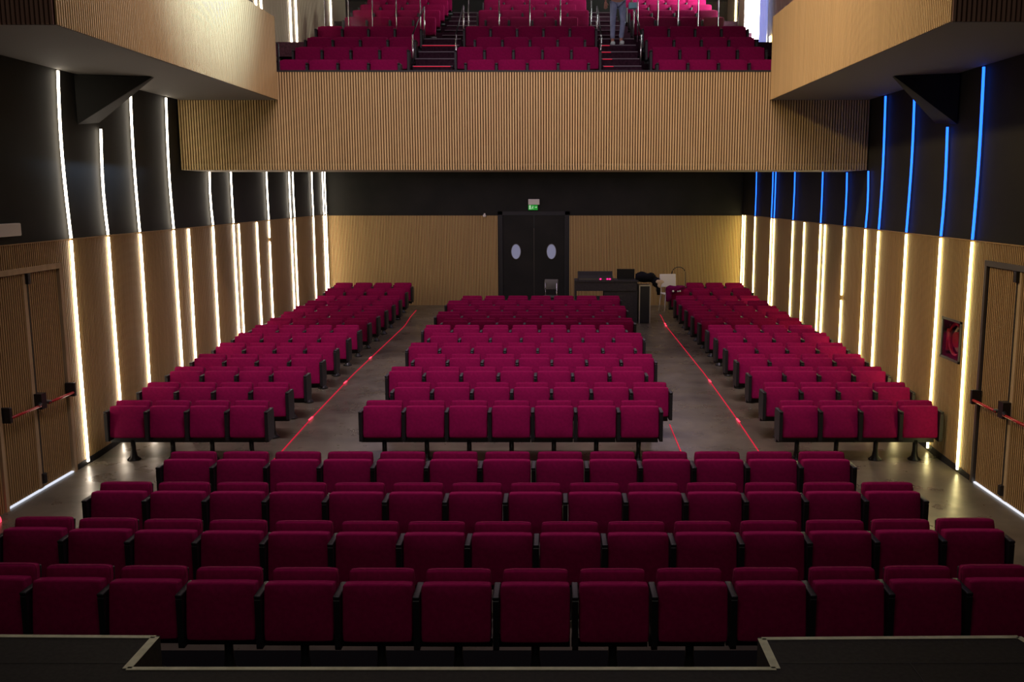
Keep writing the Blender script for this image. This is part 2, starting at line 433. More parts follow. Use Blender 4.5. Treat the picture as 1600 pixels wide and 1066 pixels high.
# strips beside the balcony
for k, (Z, z0) in enumerate([(19.45, 6.2), (19.8, 6.2), (22.1, 6.3), (22.6, 6.3), (26.3, 7.55)]):
    y = (Z-0.6)/0.988 + 1.0
    strip('light_strip', (wall_l if y < 26 else (lambda q: -6.1)), -1, y, z0, 9.8, M['ledwhite'], 0.05,
          f'white light strip beside the balcony on the left, {ORD[k]} from the stage', 'white light strips beside the balcony on the left')
strip('light_strip', (lambda q: 5.1), 1, 27.6, 7.5, 9.8, M['ledwarm'], 0.07, 'short yellowish light strip on the right wall at the back of the balcony', None)
strip('light_strip', (lambda q: 5.08), 1, 23.0, 6.75, 7.05, M['ledwarm'], 0.10, 'short yellowish light strip low on the right wall beside the balcony seats', None)

# ------------------------------------------------------------------ daylight window beside the balcony
wy0, wy1 = 23.9, 26.0
mb = MB(); x = 5.05
mb.box(x-.02, x-.005, wy0, wy1, 6.9, 10.5, M['window'])
wn = struct(mb.build('window_1'))
mb = MB()
for (a, b_, c, d) in ((wy0-.06, wy0, 6.84, 10.56), (wy1, wy1+.06, 6.84, 10.56), (wy0, wy1, 6.84, 6.9), (wy0, wy1, 10.5, 10.56)):
    mb.box(x-.04, x-.002, a, b_, c, d, M['white'])
mb.build('window_frame', wn)
mb = MB()
pts = []
for i in range(13):
    pts.append((x-.10+.03*math.sin(i*1.9), 23.0+i*0.06))
for (p, q) in zip(pts, pts[1:]):
    mb.prism([(p[0], p[1], 6.85), (q[0], q[1], 6.85), (q[0], q[1], 10.5), (p[0], p[1], 10.5)], (0.01, 0, 0), M['lavender'])
tag(mb.build('curtain'), 'pale lavender curtain hanging beside the bright window right of the balcony', 'curtain')

# ------------------------------------------------------------------ doors
def exit_door(name, fx, sgn, dy, seam, frame_mat, lab_handle):
    y0, y1, zt = dy
    root = struct(empty(name, (0, 0, 0)))
    xw = fx((y0+y1)/2)
    n = -sgn
    fw = 0.055
    mb = MB()
    for (a, b_) in ((y0, y0+fw), (y1-fw, y1)):
        xa, xb = sorted((fx(a)-.0+n*0.035, fx(a)-n*0.05)); mb.box(xa, xb, a, b_, 0.0, zt, frame_mat)
    xa, xb = sorted((xw+n*0.035, xw-n*0.05)); mb.box(xa, xb, y0, y1, zt-fw-.01, zt, frame_mat)
    mb.build('door_frame', root)
    for (a, b_) in ((y0+fw+.005, seam-.008), (seam+.008, y1-fw-.005)):
        mb = MB()
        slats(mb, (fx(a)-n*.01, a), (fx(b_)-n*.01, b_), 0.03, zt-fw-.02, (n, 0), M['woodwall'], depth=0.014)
        xa, xb = sorted((fx(a)-n*.014, fx(a)-n*.05)); mb.box(xa, xb, a, b_, 0.03, zt-fw-.02, M['groove'])
        # plain meeting stile
        e = (b_-.07, b_) if a < seam-.1 and b_ < seam else (a, a+.012)
        xa, xb = sorted((fx(a)+n*.008, fx(a)-n*.012)); mb.box(xa, xb, e[0], e[1], 0.03, zt-fw-.02, M['woodframe'])
        mb.build('door_leaf', root)
    mb = MB()
    zb = 1.02
    xo = xw+n*0.10
    mb.tube([(xo, y0+.12, zb), (xo, seam-.09, zb)], 0.017, M['redpaint']); o = mb.build('push_bar', root, True); o['label'] = 'red push bar'
    mb = MB(); mb.tube([(xo, seam+.09, zb), (xo, y1-.09, zb)], 0.017, M['redpaint']); o = mb.build('push_bar', root, True); o['label'] = 'red push bar'
    for yy in (y0+.10, y1-.075):
        mb = MB(); xa, xb = sorted((xw+n*.005, xw+n*.12)); mb.box(xa, xb, yy-.025, yy+.025, zb-.05, zb+.12, M['black']); mb.build('bar_housing', root, False, 0.008)
    mb = MB(); xa, xb = sorted((xw+n*.005, xw+n*.10)); mb.box(xa, xb, seam-.055, seam+.055, zb-.05, zb+.13, M['black'])
    mb.tube([(xw+n*.08, seam-.05, zb+.02), (xo, seam-.13, zb)], 0.022, M['black']); mb.tube([(xw+n*.08, seam+.05, zb+.02), (xo, seam+.13, zb)], 0.022, M['black'])
    mb.build('latch', root)
    for zz in (0.08, zt-.19):
        mb = MB(); xa, xb = sorted((xw+n*.004, xw+n*.05)); mb.box(xa, xb, seam-.03, seam+.03, zz, zz+.12, M['black']); mb.build('bolt', root, False, 0.006)
    mb = MB(); xa, xb = sorted((xw-n*.02, xw+n*.012)); mb.box(xa, xb, y0+fw, y1-fw, .002, .018, M['daylight']); o = mb.build('threshold_gap', root); o['label'] = 'daylight showing under the door'
    mb = MB(); mb.tube([(xw+n*.018, seam, 0.15), (xw+n*.018, seam, zt-.19)], 0.006, M['grey']); mb.build('bolt_rod', root)
    return root
exit_door('door_1', wall_l, -1, LD, 10.74, M['woodframe'], '')
exit_door('door_2', wall_r, 1, RD, 10.28, M['grey'], '')
# daylight from outside creeping under the exit doors: thin lit gap behind each
# outside of the doors: bright corridor
for (nm, x, dy) in (('corridor_light', -6.5, LD), ('corridor_light', 5.6, RD)):
    pass

# back double door
root = struct(empty('door_3'))
mb = MB()
mb.box(BD[0], BD[0]+.12, BACK-.03, BACK+.1, fz-.02, BD[2], M['black']); mb.box(BD[1]-.12, BD[1], BACK-.03, BACK+.1, fz-.02, BD[2], M['black']); mb.box(BD[0], BD[1], BACK-.03, BACK+.1, BD[2]-.09, BD[2], M['black'])
mb.build('door_frame', root)
sx = -0.53
for (a, b_, cx) in ((BD[0]+.125, sx-.006, -1.02), (sx+.006, BD[1]-.125, -0.06)):
    mb = MB(); mb.box(a, b_, BACK+.0, BACK+.05, fz+.01, BD[2]-.1, M['blackwall'])
    leaf = mb.build('door_leaf', root)
    mb = MB(); L = 28
    mb.prism([(cx+.125*math.cos(2*PI*i/L), BACK-.006, 1.87+.20*math.sin(2*PI*i/L)) for i in range(L)], (0, .005, 0), M['frost'])
    o = mb.build('window_pane', leaf); o['label'] = 'pale oval porthole'
    mb = MB(); mb.tube([(cx+.13*math.cos(2*PI*i/L), BACK-.008, 1.87+.205*math.sin(2*PI*i/L)) for i in range(L+1)], .010, M['grey'], 6); mb.build('window_rim', leaf)
mb = MB(); mb.tube([(sx, BACK-.004, fz+.3), (sx, BACK-.004, 2.5)], 0.006, M['grey']); mb.build('bolt_rod', root)

# exit sign
sg = empty('exit_sign', (-0.53, BACK, 3.0)); tag(sg, 'green running-man exit sign with white lamp box above the black double door', 'sign')
mb = MB(); mb.box(-.15, .15, -.09, -.0, .13, .28, M['white']); mb.build('lamp_box', sg, False, .008)
mb = MB(); mb.box(-.15, .10, -.05, -.03, -.01, .125, M['green']); p = mb.build('sign_plate', sg)
mb = MB(); yy = -.055
def q2(pts): mb.poly([(x, yy, z) for x, z in pts], M['picto'])
q2([(-.13,.01),(-.08,.01),(-.08,.115),(-.13,.115)])                   # doorway
q2([(-.035,.088),(-.02,.088),(-.02,.103),(-.035,.103)])               # head
q2([(-.05,.05),(-.03,.045),(-.02,.082),(-.04,.085)])                  # torso
q2([(-.05,.05),(-.035,.048),(-.055,.01),(-.068,.014)]); q2([(-.04,.05),(-.028,.046),(-.008,.02),(-.018,.014)])   # legs
q2([(-.02,.082),(-.018,.072),(.008,.06),(.008,.068)])                 # arm
q2([(.03,.055),(.06,.055),(.06,.04),(.09,.065),(.06,.09),(.06,.075),(.03,.075)])  # arrow
mb.build('pictogram', p)

# small sensor on the back wall, emergency lamp on the left
mb = MB(); mb.lathe([(.02, 0), (.045, .01), (.045, .05), (.02, .07)], M['white'], (-1.86, BACK-.07, 2.80)); mb.box(-1.88, -1.84, BACK-.05, BACK, 2.86, 2.9, M['white'])
tag(mb.build('sensor', None, True), 'small white sensor on the back wall left of the black double door', 'sensor')
mb = MB(); mb.box(wall_l(10.3)+.0, wall_l(10.3)+.07, 10.1, 10.62, 2.96, 3.10, M['white'])
tag(mb.build('emergency_lamp', None, False, .012), 'white emergency lamp on the black wall above the left exit door', 'lamp')

# fire cabinet in right wall
fc = empty('fire_cabinet', (wall_r(11.9), 11.92, 1.33)); tag(fc, 'recessed fire cabinet with red hose reel, set in the right wood panelling', 'cabinet')
hw, hh = .295, .53
mb = MB(); mb.box(.18, .2, -hw, hw, 0, hh, M['grey']); mb.box(0, .2, -hw, -hw+.012, 0, hh, M['grey']); mb.box(0, .2, hw-.012, hw, 0, hh, M['grey']); mb.box(0, .2, -hw, hw, 0, .012, M['grey']); mb.box(0, .2, -hw, hw, hh-.012, hh, M['grey'])
mb.build('body', fc)
mb = MB()
for (a, b_, c, d) in ((-hw, -hw+.035, 0, hh), (hw-.035, hw, 0, hh), (-hw, hw, 0, .03), (-hw, hw, hh-.03, hh)): mb.box(-.022, -.002, a, b_, c, d, M['grey'])
o = mb.build('door_trim', fc); 
mb = MB(); mb.box(-.012, -.008, -hw+.035, hw-.035, .03, hh-.03, M['glass']); mb.build('glass_pane', fc)
mb = MB()
for rr, xx in ((.20, .05), (.20, .15)):
    mb.tube([(xx, -.02+rr*math.cos(2*PI*i/20), .265+rr*math.sin(2*PI*i/20)) for i in range(21)], .02, M['redpaint'], 6)
mb.tube([(.04, -.02, .265), (.17, -.02, .265)], .10, M['redpaint'], 12)
mb.build('hose_reel', fc)
mb = MB(); mb.tube([(.10, -.02+.15*math.cos(i*.5), .265+.15*math.sin(i*.5)) for i in range(25)], .025, M['beigecloth'], 6); mb.build('hose', fc, True)
mb = MB(); mb.tube([(.06, .19, .10), (.06, .19, .38)], .045, M['redpaint'], 12); mb.tube([(.06, .19, .38), (.06, .19, .44)], .02, M['black'], 8); mb.build('extinguisher', fc, True)

# ------------------------------------------------------------------ theatre seats
def rbox(name, x0, x1, y0, y1, z0, z1, mat, bev, parent=None, tilt=0.0, crown=0.0, seg=3):
    bm = bmesh.new()
    bmesh.ops.create_cube(bm, size=1.0)
    for v in bm.verts:
        v.co = Vector((lerp(x0, x1, v.co.x+.5), lerp(y0, y1, v.co.y+.5), lerp(z0, z1, v.co.z+.5)))
    if crown:
        bmesh.ops.subdivide_edges(bm, edges=bm.edges[:], cuts=5, use_grid_fill=True)
        cx, cz = (x0+x1)/2, (z0+z1)/2
        ymid = (y0+y1)/2
        for v in bm.verts:
            u = (v.co.x-cx)/((x1-x0)/2); q = (v.co.z-cz)/((z1-z0)/2)
            e = max(0, 1-u**4)*max(0, 1-q**4)
            if v.co.y < ymid+1e-4: v.co.y -= crown*e
            # round the outline
            r = max(abs(u), abs(q))
            if abs(u) > .95 and abs(q) > .95: v.co.x = cx+(v.co.x-cx)*.98; v.co.z = cz+(v.co.z-cz)*.98
        sharp = [e for e in bm.edges if len(e.link_faces) == 2 and e.calc_face_angle(0) > R(50)]
        bmesh.ops.bevel(bm, geom=sharp, offset=bev, segments=seg, affect='EDGES', profile=.5)
    elif bev:
        bmesh.ops.bevel(bm, geom=bm.edges[:], offset=bev, segments=seg, affect='EDGES', profile=.5)
    if tilt:
        piv = Vector((0, (y0+y1)/2, z0)); m = Matrix.Rotation(tilt, 4, 'X')
        for v in bm.verts: v.co = m @ (v.co-piv) + piv
    bmesh.ops.recalc_face_normals(bm, faces=bm.faces)
    for f in bm.faces: f.smooth = True
    me = bpy.data.meshes.new(name); bm.to_mesh(me); bm.free(); me.materials.append(mat)
    o = bpy.data.objects.new(name, me); C.objects.link(o)
    if parent: o.parent = parent
    return o

def make_arm(side, parent, x):
    """upright end panel with rounded arm pad"""
    mb = MB()
    prof = [(-.145, .28), (.10, .28), (.13, .40), (.13, .62), (.10, .655), (-.14, .655), (-.15, .64), (-.15, .30)]
    mb.prism([(x-.021, y, z) for y, z in prof], (.042, 0, 0), M['black'])
    o = mb.build('armrest', parent)
    mb = MB(); mb.box(x-.024, x+.024, -.155, .11, .650, .675, M['black'])
    p = mb.build('arm_pad', o, True, .008)
    return o
SEAT_H = .78
def make_seat(pitch, both=False):
    h = pitch/2
    x0, x1 = -h+.050, h-.002
    root = empty('theatre_seat')
    rbox('backrest', x0+.010, x1-.010, .02, .10, .36, .772, M['fabric'], .022, root, tilt=R(-9), crown=.010)
    rbox('back_shell', x0+.02, x1-.02, .105, .125, .33, .74, M['black'], .008, root, tilt=R(-9))
    rbox('seat', x0, x1, -.135, -.03, .318, .730, M['fabric'], .017, root, tilt=R(-8), crown=.014)
    make_arm(0, root, -h+.024)
    if both: make_arm(1, root, h+.024)
    mb = MB(); mb.box(-h+.001, h-.001, .00, .07, .235, .30, M['blackmetal']); mb.build('support_beam', root)
    mb = MB(); mb.lathe([(.085, 0), (.085, .012), (.045, .05), (.032, .12), (.030, .26)], M['blackmetal'], (.024, .02, 0), 14)
    mb.build('pedestal', root, True)
    return root

protos = {}
def get_proto(pitch, both):
    k = (pitch, both)
    if k not in protos: protos[k] = [make_seat(pitch, both), False]
    return protos[k]
SEATS = []
def place_seat(x, y, z, pitch, both, label, group, rz=0.0):
    pr = get_proto(pitch, both)
    if not pr[1]: o = pr[0]; pr[1] = True
    else: o = copy_tree(pr[0])
    o.location = (x, y, z); o.rotation_euler = (0, 0, rz)
    tag(o, label, 'seat', group)
    SEATS.append(o)
    return o

# offset from backrest top-front to the seat's origin: rows measured at backrest top (y = D)
OFF = -0.10
# four full rows in front of the stage: (D, x of a joint, joints left, joints right, pitch, radius)
FRONT = [(6.46, -0.41, 7, 7, .55, 70.0), (7.45, -0.146, 8, 7, .545, 70.0), (8.51, 0.10, 8, 6, .545, 200.0), (9.60, -0.213, 7, 6, .545, 900.0)]
for r, (D, x0, nl, nr, p, Rr) in enumerate(FRONT):
    n = nl+nr
    for i in range(n):
        s = (i-nl+.5)*p
        x = x0 + s; y = D + OFF + (x+.1)**2/(2*Rr)
        place_seat(x-.018, y, 0, .541, i == n-1, f'crimson folding seat, {ORD[i]} from the left in the {["front","second","third","fourth"][r]} row by the stage', 'folding seats in the front block')
ROWD = [12.1+.973*i for i in range(12)] + [23.8, 24.75]
for r in range(12):
    D = ROWD[r]; cx = -.57 if r % 2 == 0 else -.33
    for i in range(7):
        place_seat(cx+(i-3)*.55, D+OFF, floor_z(D), .545, i == 6, f'crimson folding seat, {ORD[i]} from the left in row {r+1} of the centre block', 'folding seats in the centre block')
for r in range(14):
    D = ROWD[r]
    for i in range(4):
        place_seat(-5.74+(i+.5)*.512, D+OFF, floor_z(D), .512, i == 3, f'crimson folding seat, {ORD[i]} from the left wall in row {r+1} of the left block', 'folding seats in the left block')
        if r == 13 and i == 0: continue
        place_seat(2.88+(i+.5)*.512, D+OFF, floor_z(D), .512, i == 3, f'crimson folding seat, {ORD[i]} from the aisle in row {r+1} of the right block', 'folding seats in the right block')

# ------------------------------------------------------------------ balcony tiers
BROWS = [(17.7, 5.04), (18.85, 5.43), (19.8, 5.76), (20.7, 6.12)]
UP = [(23.4, 6.78), (24.35, 7.11), (25.3, 7.42), (26.25, 7.72), (27.2, 8.02)]
mb = MB()
def tier(y0, y1, z):
    mb.box(wall_l(20)+.12, wall_r(20)-.1, y0, y1, z-.3, z, M['carpet'])
tier(FAS+.20, 17.2, 4.86)
tier(17.2, 18.3, 5.04); tier(18.3, 19.3, 5.43); tier(19.3, 20.2, 5.76); tier(20.2, 21.05, 6.12)
tier(21.05, 22.9, 6.62)
yprev = 22.9
for k, (D, z) in enumerate(UP):
    y1 = UP[k+1][0]-.5 if k < len(UP)-1 else 28.95
    tier(yprev, y1, z); yprev = y1
struct(mb.build('floor_balcony'))
BX = {'left': (-4.95, 4), 'right': (1.82, 4)}
for r, (D, z) in enumerate(BROWS):
    for side, (x0, n) in BX.items():
        for i in range(n):
            place_seat(x0+(i+.5)*.545, D+OFF, z, .545, i == n-1, f'crimson folding seat, {ORD[i]} from the left in the {ORD[r]} balcony row, {side} side', f'balcony seats on the {side}')
    n = 4 if r % 2 == 0 else 5; x0 = -1.59 if n == 4 else -1.88
    for i in range(n):
        place_seat(x0+(i+.5)*.548, D+OFF, z, .545, i == n-1, f'crimson folding seat, {ORD[i]} from the left in the {ORD[r]} balcony row, centre', 'balcony seats in the centre')

# rows further up: one object
def join_stuff(name, spots, label, cat):
    mb = MB()
    src = get_proto(.545, False)[0]
    base = []
    for ch in src.children:
        me = ch.data
        base.append((me, [tuple(v.co) for v in me.vertices], [tuple(p.vertices) for p in me.polygons], me.materials[0]))
    for (x, y, z) in spots:
        for me, vs, fs, mat in base:
            n = len(mb.v); k = mb.mi(mat)
            mb.v += [(a+x, b_+y, c+z) for a, b_, c in vs]
            mb.f += [tuple(n+i for i in f) for f in fs]; mb.m += [k]*len(fs)
    o = mb.build(name, None, True)
    tag(o, label, cat, None, 'stuff'); return o
spots = []
for r, (D, z) in enumerate(UP):
    for x0, n in ((-4.95, 4), (1.82, 4)):
        for i in range(n): spots.append((x0+(i+.5)*.545, D+OFF, z))
    n = 4 if r % 2 == 0 else 5; x0 = -1.62 if n == 4 else -1.88
    for i in range(n): spots.append((x0+(i+.5)*.548, D+OFF, z))
join_stuff('theatre_seats', spots, 'brightly lit crimson seats in the topmost balcony rows beyond the glass rail', 'seats')

# stairs on the balcony
def stairs(x0, x1, label, red_full, y0, y1, z0, z1, N, lit):
    root = empty('balcony_stairs', ((x0+x1)/2, y0, z0)); tag(root, label, 'stairs')
    mb = MB(); hw = (x1-x0)/2
    prof = [(0, -.02)]
    for k in range(N):
        a = (y1-y0)*k/N; b_ = (y1-y0)*(k+1)/N; z = (z1-z0)*(k+1)/N
        prof += [(a, z), (b_, z)]
        nb = MB(); nb.box(-hw, hw, a-.012, a+.03, z-.015, z+.006, M['nosing']); nb.build('nosing', root)
        if k in lit:
            L = hw*2 if red_full else hw*.66
            rb = MB(); rb.box(-hw+.02, -hw+L-.04, a-.018, a-.012, z-.020, z-.006, M['ledred'])
            o = rb.build('step_light', root); o['label'] = 'glowing red step edge light'
    prof.append((y1-y0, z1-z0-.3)); 
    mb.prism([(-hw, y, z) for y, z in prof], (2*hw, 0, 0), M['carpet'])
    mb.build('steps', root)
    return root
stairs(-2.70, -1.93, 'dark carpeted lower balcony stairs left of the centre seats, red lit step edges', True, 17.0, 21.05, 4.86, 6.62, 9, (3, 4, 7))
stairs(.94, 1.68, 'dark carpeted lower balcony stairs below the person, red lit step edges', False, 17.0, 21.05, 4.86, 6.62, 9, (3, 4, 5, 6, 7))
stairs(-2.70, -1.93, 'dark upper balcony stairs left of the centre seats, beyond the glass balustrade', True, 22.9, 27.2, 6.62, 8.24, 8, ())
stairs(.94, 1.68, 'dark upper balcony stairs rising behind the person', False, 22.9, 27.2, 6.62, 8.24, 8, ())

# handrails next to the stairs
def handrail(x, y0, z0, y1, z1, label, n=2, h=.72):
    root = empty('handrail', (x, y0, z0)); tag(root, label, 'handrail', 'stair handrails on the balcony')
    mb = MB(); mb.tube([(0, 0, h), (0, y1-y0, z1-z0+h)], .014, M['blackmetal']); mb.build('rail', root, True)
    for k in range(n):
        t = k/(n-1); mb = MB(); mb.tube([(0, (y1-y0)*t, (z1-z0)*t), (0, (y1-y0)*t, (z1-z0)*t+h)], .014, M['chrome']); mb.build('post', root, True)
    return root
handrail(-2.74, 19.2, 5.76, 21.0, 6.62, 'metal handrail left of the left balcony stairs')
handrail(-1.90, 19.2, 5.76, 20.9, 6.62, 'metal handrail right of the left balcony stairs')
handrail(.92, 19.2, 5.76, 21.0, 6.62, 'metal handrail left of the stairs where the person stands')
handrail(1.70, 19.2, 5.76, 21.0, 6.62, 'metal handrail right of the stairs where the person stands')
# little rail at the end of the left gallery
mb = MB(); mb.tube([(-4.98, 16.9, 6.10), (-4.72, 16.9, 5.96), (-4.72, 16.9, 4.86)], .016, M['blackmetal']); mb.tube([(-4.98, 16.9, 6.10), (-4.98, 16.9, 4.86)], .016, M['blackmetal'])
tag(mb.build('handrail'), 'short black handrail at the left end of the balcony beside the gallery', 'handrail')

# glass balustrade between the tiers
def balustrade(x0, x1, n, label):
    y = 21.2; z = 6.62
    root = empty('glass_balustrade', ((x0+x1)/2, y, z)); tag(root, label, 'balustrade', 'glass balustrades across the balcony')
    cx = (x0+x1)/2
    mb = MB(); mb.tube([(x0-cx, 0, .92), (x1-cx, 0, .92)], .016, M['chrome']); mb.build('rail', root, True)
    for k in range(n):
        a = lerp(x0, x1, k/n); b_ = lerp(x0, x1, (k+1)/n)
        mb = MB(); mb.box(a-cx+.03, b_-cx-.03, -.005, .005, .06, .86, M['glass']); mb.build('glass_panel', root)
    for k in range(n+1):
        a = lerp(x0, x1, k/n)
        mb = MB(); mb.tube([(a-cx, 0, 0), (a-cx, 0, .92)], .013, M['chrome']); mb.build('post', root, True)  # bright posts added in place of light strip reflections in the glass
balustrade(-4.9, -2.85, 4, 'glass balustrade across the balcony behind the left seats')
balustrade(-1.82, .80, 4, 'glass balustrade across the balcony behind the centre seats')
balustrade(1.80, 3.95, 5, 'glass balustrade across the balcony behind the right seats')

# ------------------------------------------------------------------ floor light lines
def aisle_line(x, ya, yb, mat, label, hot=(), wd=.022):
    root = empty('aisle_light', (x, ya, floor_z(ya))); tag(root, label, 'light strip', 'light lines in the floor')
    mb = MB(); N = 40
    for i in range(N):
        a = lerp(ya, yb, i/N); b_ = lerp(ya, yb, (i+1)/N)
        za, zb = floor_z(a)+.012-floor_z(ya), floor_z(b_)+.012-floor_z(ya)
        mb.quad((-wd/2, a-ya, za), (wd/2, a-ya, za), (wd/2, b_-ya, zb), (-wd/2, b_-ya, zb), mat)
        mb.quad((-wd/2, a-ya, za-.01), (-wd/2, b_-ya, zb-.01), (-wd/2, b_-ya, zb), (-wd/2, a-ya, za), mat)
        mb.quad((wd/2, a-ya, za-.01), (wd/2, b_-ya, zb-.01), (wd/2, b_-ya, zb), (wd/2, a-ya, za), mat)
    mb.build('lit_channel', root)
    if hot:
        mb = MB()
        for h in hot:
            mb.box(-.013, .013, h-ya-.10, h-ya+.10, floor_z(h)-floor_z(ya)+.010, floor_z(h)-floor_z(ya)+.020, M['ledredhot'])
        mb.build('bright_marker', root)
aisle_line(-3.63, 10.4, 25.0, M['ledred'], 'red light line in the floor of the left aisle', hot=(13.9, 16.3, 18.6), wd=.012)
aisle_line(2.74, 10.4, 24.3, M['ledred'], 'red light line in the floor of the right aisle', hot=(13.8, 16.4, 23.0, 23.2), wd=.012)
aisle_line(1.70, 10.6, 13.6, M['ledred'], 'faint red light line in the floor beside the centre seats on the right', wd=.012)
mb = MB(); mb.box(-2.60, -2.59, 10.6, 13.0, .004, .010, M['tape']); tag(mb.build('floor_tape'), 'thin pale line on the floor beside the centre seats on the left', 'floor tape')

# ------------------------------------------------------------------ stage
SZ = 1.10
mb = MB()
xa, xb = -2.09, 1.08
pts = [(-7, -2), (7, -2), (7, 4.60), (2.50, 4.60), (2.46, 4.76), (xb, 4.74), (xb, 4.42), (xa, 4.42), (xa, 4.76), (-7, 4.82)]
mb.prism([(x, y, .02) for x, y in pts], (0, 0, SZ-.02), M['stage'])
struct(mb.build('floor_stage'))
# board seams
mb = MB()
mb.box(1.10, 2.6, 4.46, 4.463, SZ+.0005, SZ+.0015, M['black'])
mb.box(-5, -2.1, 4.46, 4.463, SZ+.0005, SZ+.0015, M['black'])
mb.box(1.78, 1.784, 4.0, 4.46, SZ+.0005, SZ+.0015, M['black'])
struct(mb.build('trim_1'))
mb = MB(); tw = .03
def tape(p, q, w0=tw):
    p = Vector((*p, 0)); q = Vector((*q, 0)); d = (q-p).normalized(); n = Vector((-d.y, d.x, 0))*w0/2
    k = max(1, int((q-p).length/.12)); pr = None
    for i in range(k):
        a = p.lerp(q, i/k); b_ = p.lerp(q, (i+1)/k)
        ja = Vector(); 
        mb.prism([tuple((a-n).xy)+(SZ+.001,), tuple((b_-n).xy)+(SZ+.001,), tuple((b_+n).xy)+(SZ+.001,), tuple((a+n).xy)+(SZ+.001,)], (0, 0, .002), M['tape'])
e = .018
tape((-4.6, 4.82-.045), (xa-e, 4.76-e)); tape((xa-e, 4.76-e), (xa-e, 4.42-e), .045); tape((xa-e, 4.42-e), (xb+e, 4.42-e)); tape((xb+e, 4.42-e), (xb+e, 4.74-e), .045); tape((xb+e, 4.74-e), (2.46, 4.76-e)); tape((2.46, 4.76-e), (2.50, 4.60), .035)
tag(mb.build('edge_tape'), 'pale tape marking the notched edge of the black stage floor', 'tape')

# ------------------------------------------------------------------ sound desk and things at the back right
DY = 23.3; fzD = floor_z(DY)
desk = empty('sound_desk', (.52, DY, fzD)); tag(desk, 'black sound desk counter standing right of the black double door', 'desk')
mb = MB(); mb.box(0, 1.56, -.02, .62, 1.02, 1.06, M['desk']); mb.build('desk_top', desk)
mb = MB(); mb.box(0, 1.52, .0, .03, .80, 1.02, M['desk']); mb.build('front_panel', desk)
mb = MB(); mb.box(.72, 1.54, .03, .60, 0, 1.02, M['desk']); mb.box(0, .72, .0, .03, 0, .68, M['desk']); mb.build('cabinet', desk)
mb = MB(); mb.box(.0, .04, .05, .58, 0, 1.02, M['desk']); mb.build('leg', desk)
for k in range(16):
    pass
zt = fzD+1.06
mx = empty('mixing_console', (1.03, DY+.25, zt)); tag(mx, 'black mixing console with magenta lights on the sound desk', 'mixing console')
mb = MB(); mb.prism([(-.43, -.22, 0), (-.43, .22, 0), (-.43, .22, .19), (-.43, -.22, .06)], (.86, 0, 0), M['black']); mb.build('console_body', mx)
mb = MB(); mb.box(-.42, .42, -.228, -.222, .005, .055, M['grey']); mb.build('front_strip', mx)
for (a, b_) in ((.10, .14), (.27, .31), (.33, .37)):
    mb = MB(); mb.box(a, b_, -.236, -.229, .015, .050, M['magled']); mb.build('level_light', mx)
mb = MB()
for i in range(18):
    for j in range(3):
        u = .2+.25*j; mb.box(-.38+i*.044, -.365+i*.044, -.22+.44*u-.012, -.22+.44*u+.012, .06+.13*u, .06+.13*u+.018, M['grey'] if j == 0 else M['black'])
mb.build('knob', mx)['kind'] = 'stuff'
lp = empty('laptop', (1.78, DY+.3, zt)); tag(lp, 'black laptop standing open on the right of the sound desk', 'laptop')
mb = MB(); mb.box(-.20, .20, -.16, .12, 0, .022, M['black']); mb.build('keyboard_base', lp, False, .004)
mb = MB(); mb.box(-.215, .215, -.006, .006, 0, .26, M['black'], Matrix.Translation((0, -.14, .02)) @ Matrix.Rotation(R(12), 4, 'X')); mb.build('screen_lid', lp)
# flight case
fc2 = empty('flight_case', (2.24, DY-.02, fzD)); tag(fc2, 'tall black flight case with pale metal edges, right of the sound desk', 'flight case')
mb = MB(); mb.box(-.13, .13, 0, .5, .01, .93, M['black']); mb.build('case_body', fc2)
mb = MB(); e = .014
for sx_ in (-.13, .13):
    mb.box(sx_-e, sx_+e, -.012, .012, 0, .945, M['alu'])
mb.box(-.13, .13, -.012, .012, .92, .95, M['alu']); mb.box(-.13-e, -.13+e, .49, .512, 0, .945, M['alu']); mb.box(.13-e, .13+e, .49, .512, 0, .945, M['alu'])
mb.build('metal_edge', fc2)
# jacket heaped on the case
def blob(name, pts_r, mat, parent=None, disp=.04, seed=1):
    bm = bmesh.new()
    for (c, r) in pts_r:
        m = Matrix.Translation(c) @ Matrix.Diagonal((*r, 1))
        bmesh.ops.create_icosphere(bm, subdivisions=3, radius=1, matrix=m)
    rnd = random.Random(seed)
    from mathutils import noise
    for v in bm.verts:
        d = noise.noise(v.co*7+Vector((seed*3.1, 0, 0)))
        v.co += v.co.normalized()*d*disp*0 + Vector((noise.noise(v.co*9)*disp, noise.noise(v.co*8+Vector((5, 5, 5)))*disp, d*disp))
    for f in bm.faces: f.smooth = True
    me = bpy.data.meshes.new(name); bm.to_mesh(me); bm.free(); me.materials.append(mat)
    o = bpy.data.objects.new(name, me); C.objects.link(o)
    if mat and parent: o.parent = parent
    if parent is None: pass
    m_ = o.modifiers.new('remesh', 'REMESH'); m_.mode = 'VOXEL'; m_.voxel_size = .022; m_.use_smooth_shade = True
    return o
jk = empty('jacket', (2.29, DY+.12, fzD+1.03)); tag(jk, 'black jacket heaped over the flight case, pale lining showing', 'jacket')
blob('jacket_cloth', [((-.08, .05, .10), (.22, .18, .13)), ((.08, .02, .10), (.17, .16, .12)), ((.24, -.04, -.02), (.10, .12, .12)), ((.29, -.02, -.20), (.06, .09, .16))], M['cloth'], jk, seed=3)
o = blob('lining', [((.30, -.13, -.02), (.10, .05, .07)), ((.36, -.12, .0), (.06, .04, .05)), ((.30, -.12, -.1), (.05, .04, .06))], M['beigecloth'], jk, seed=5); o['label'] = 'pale beige lining'
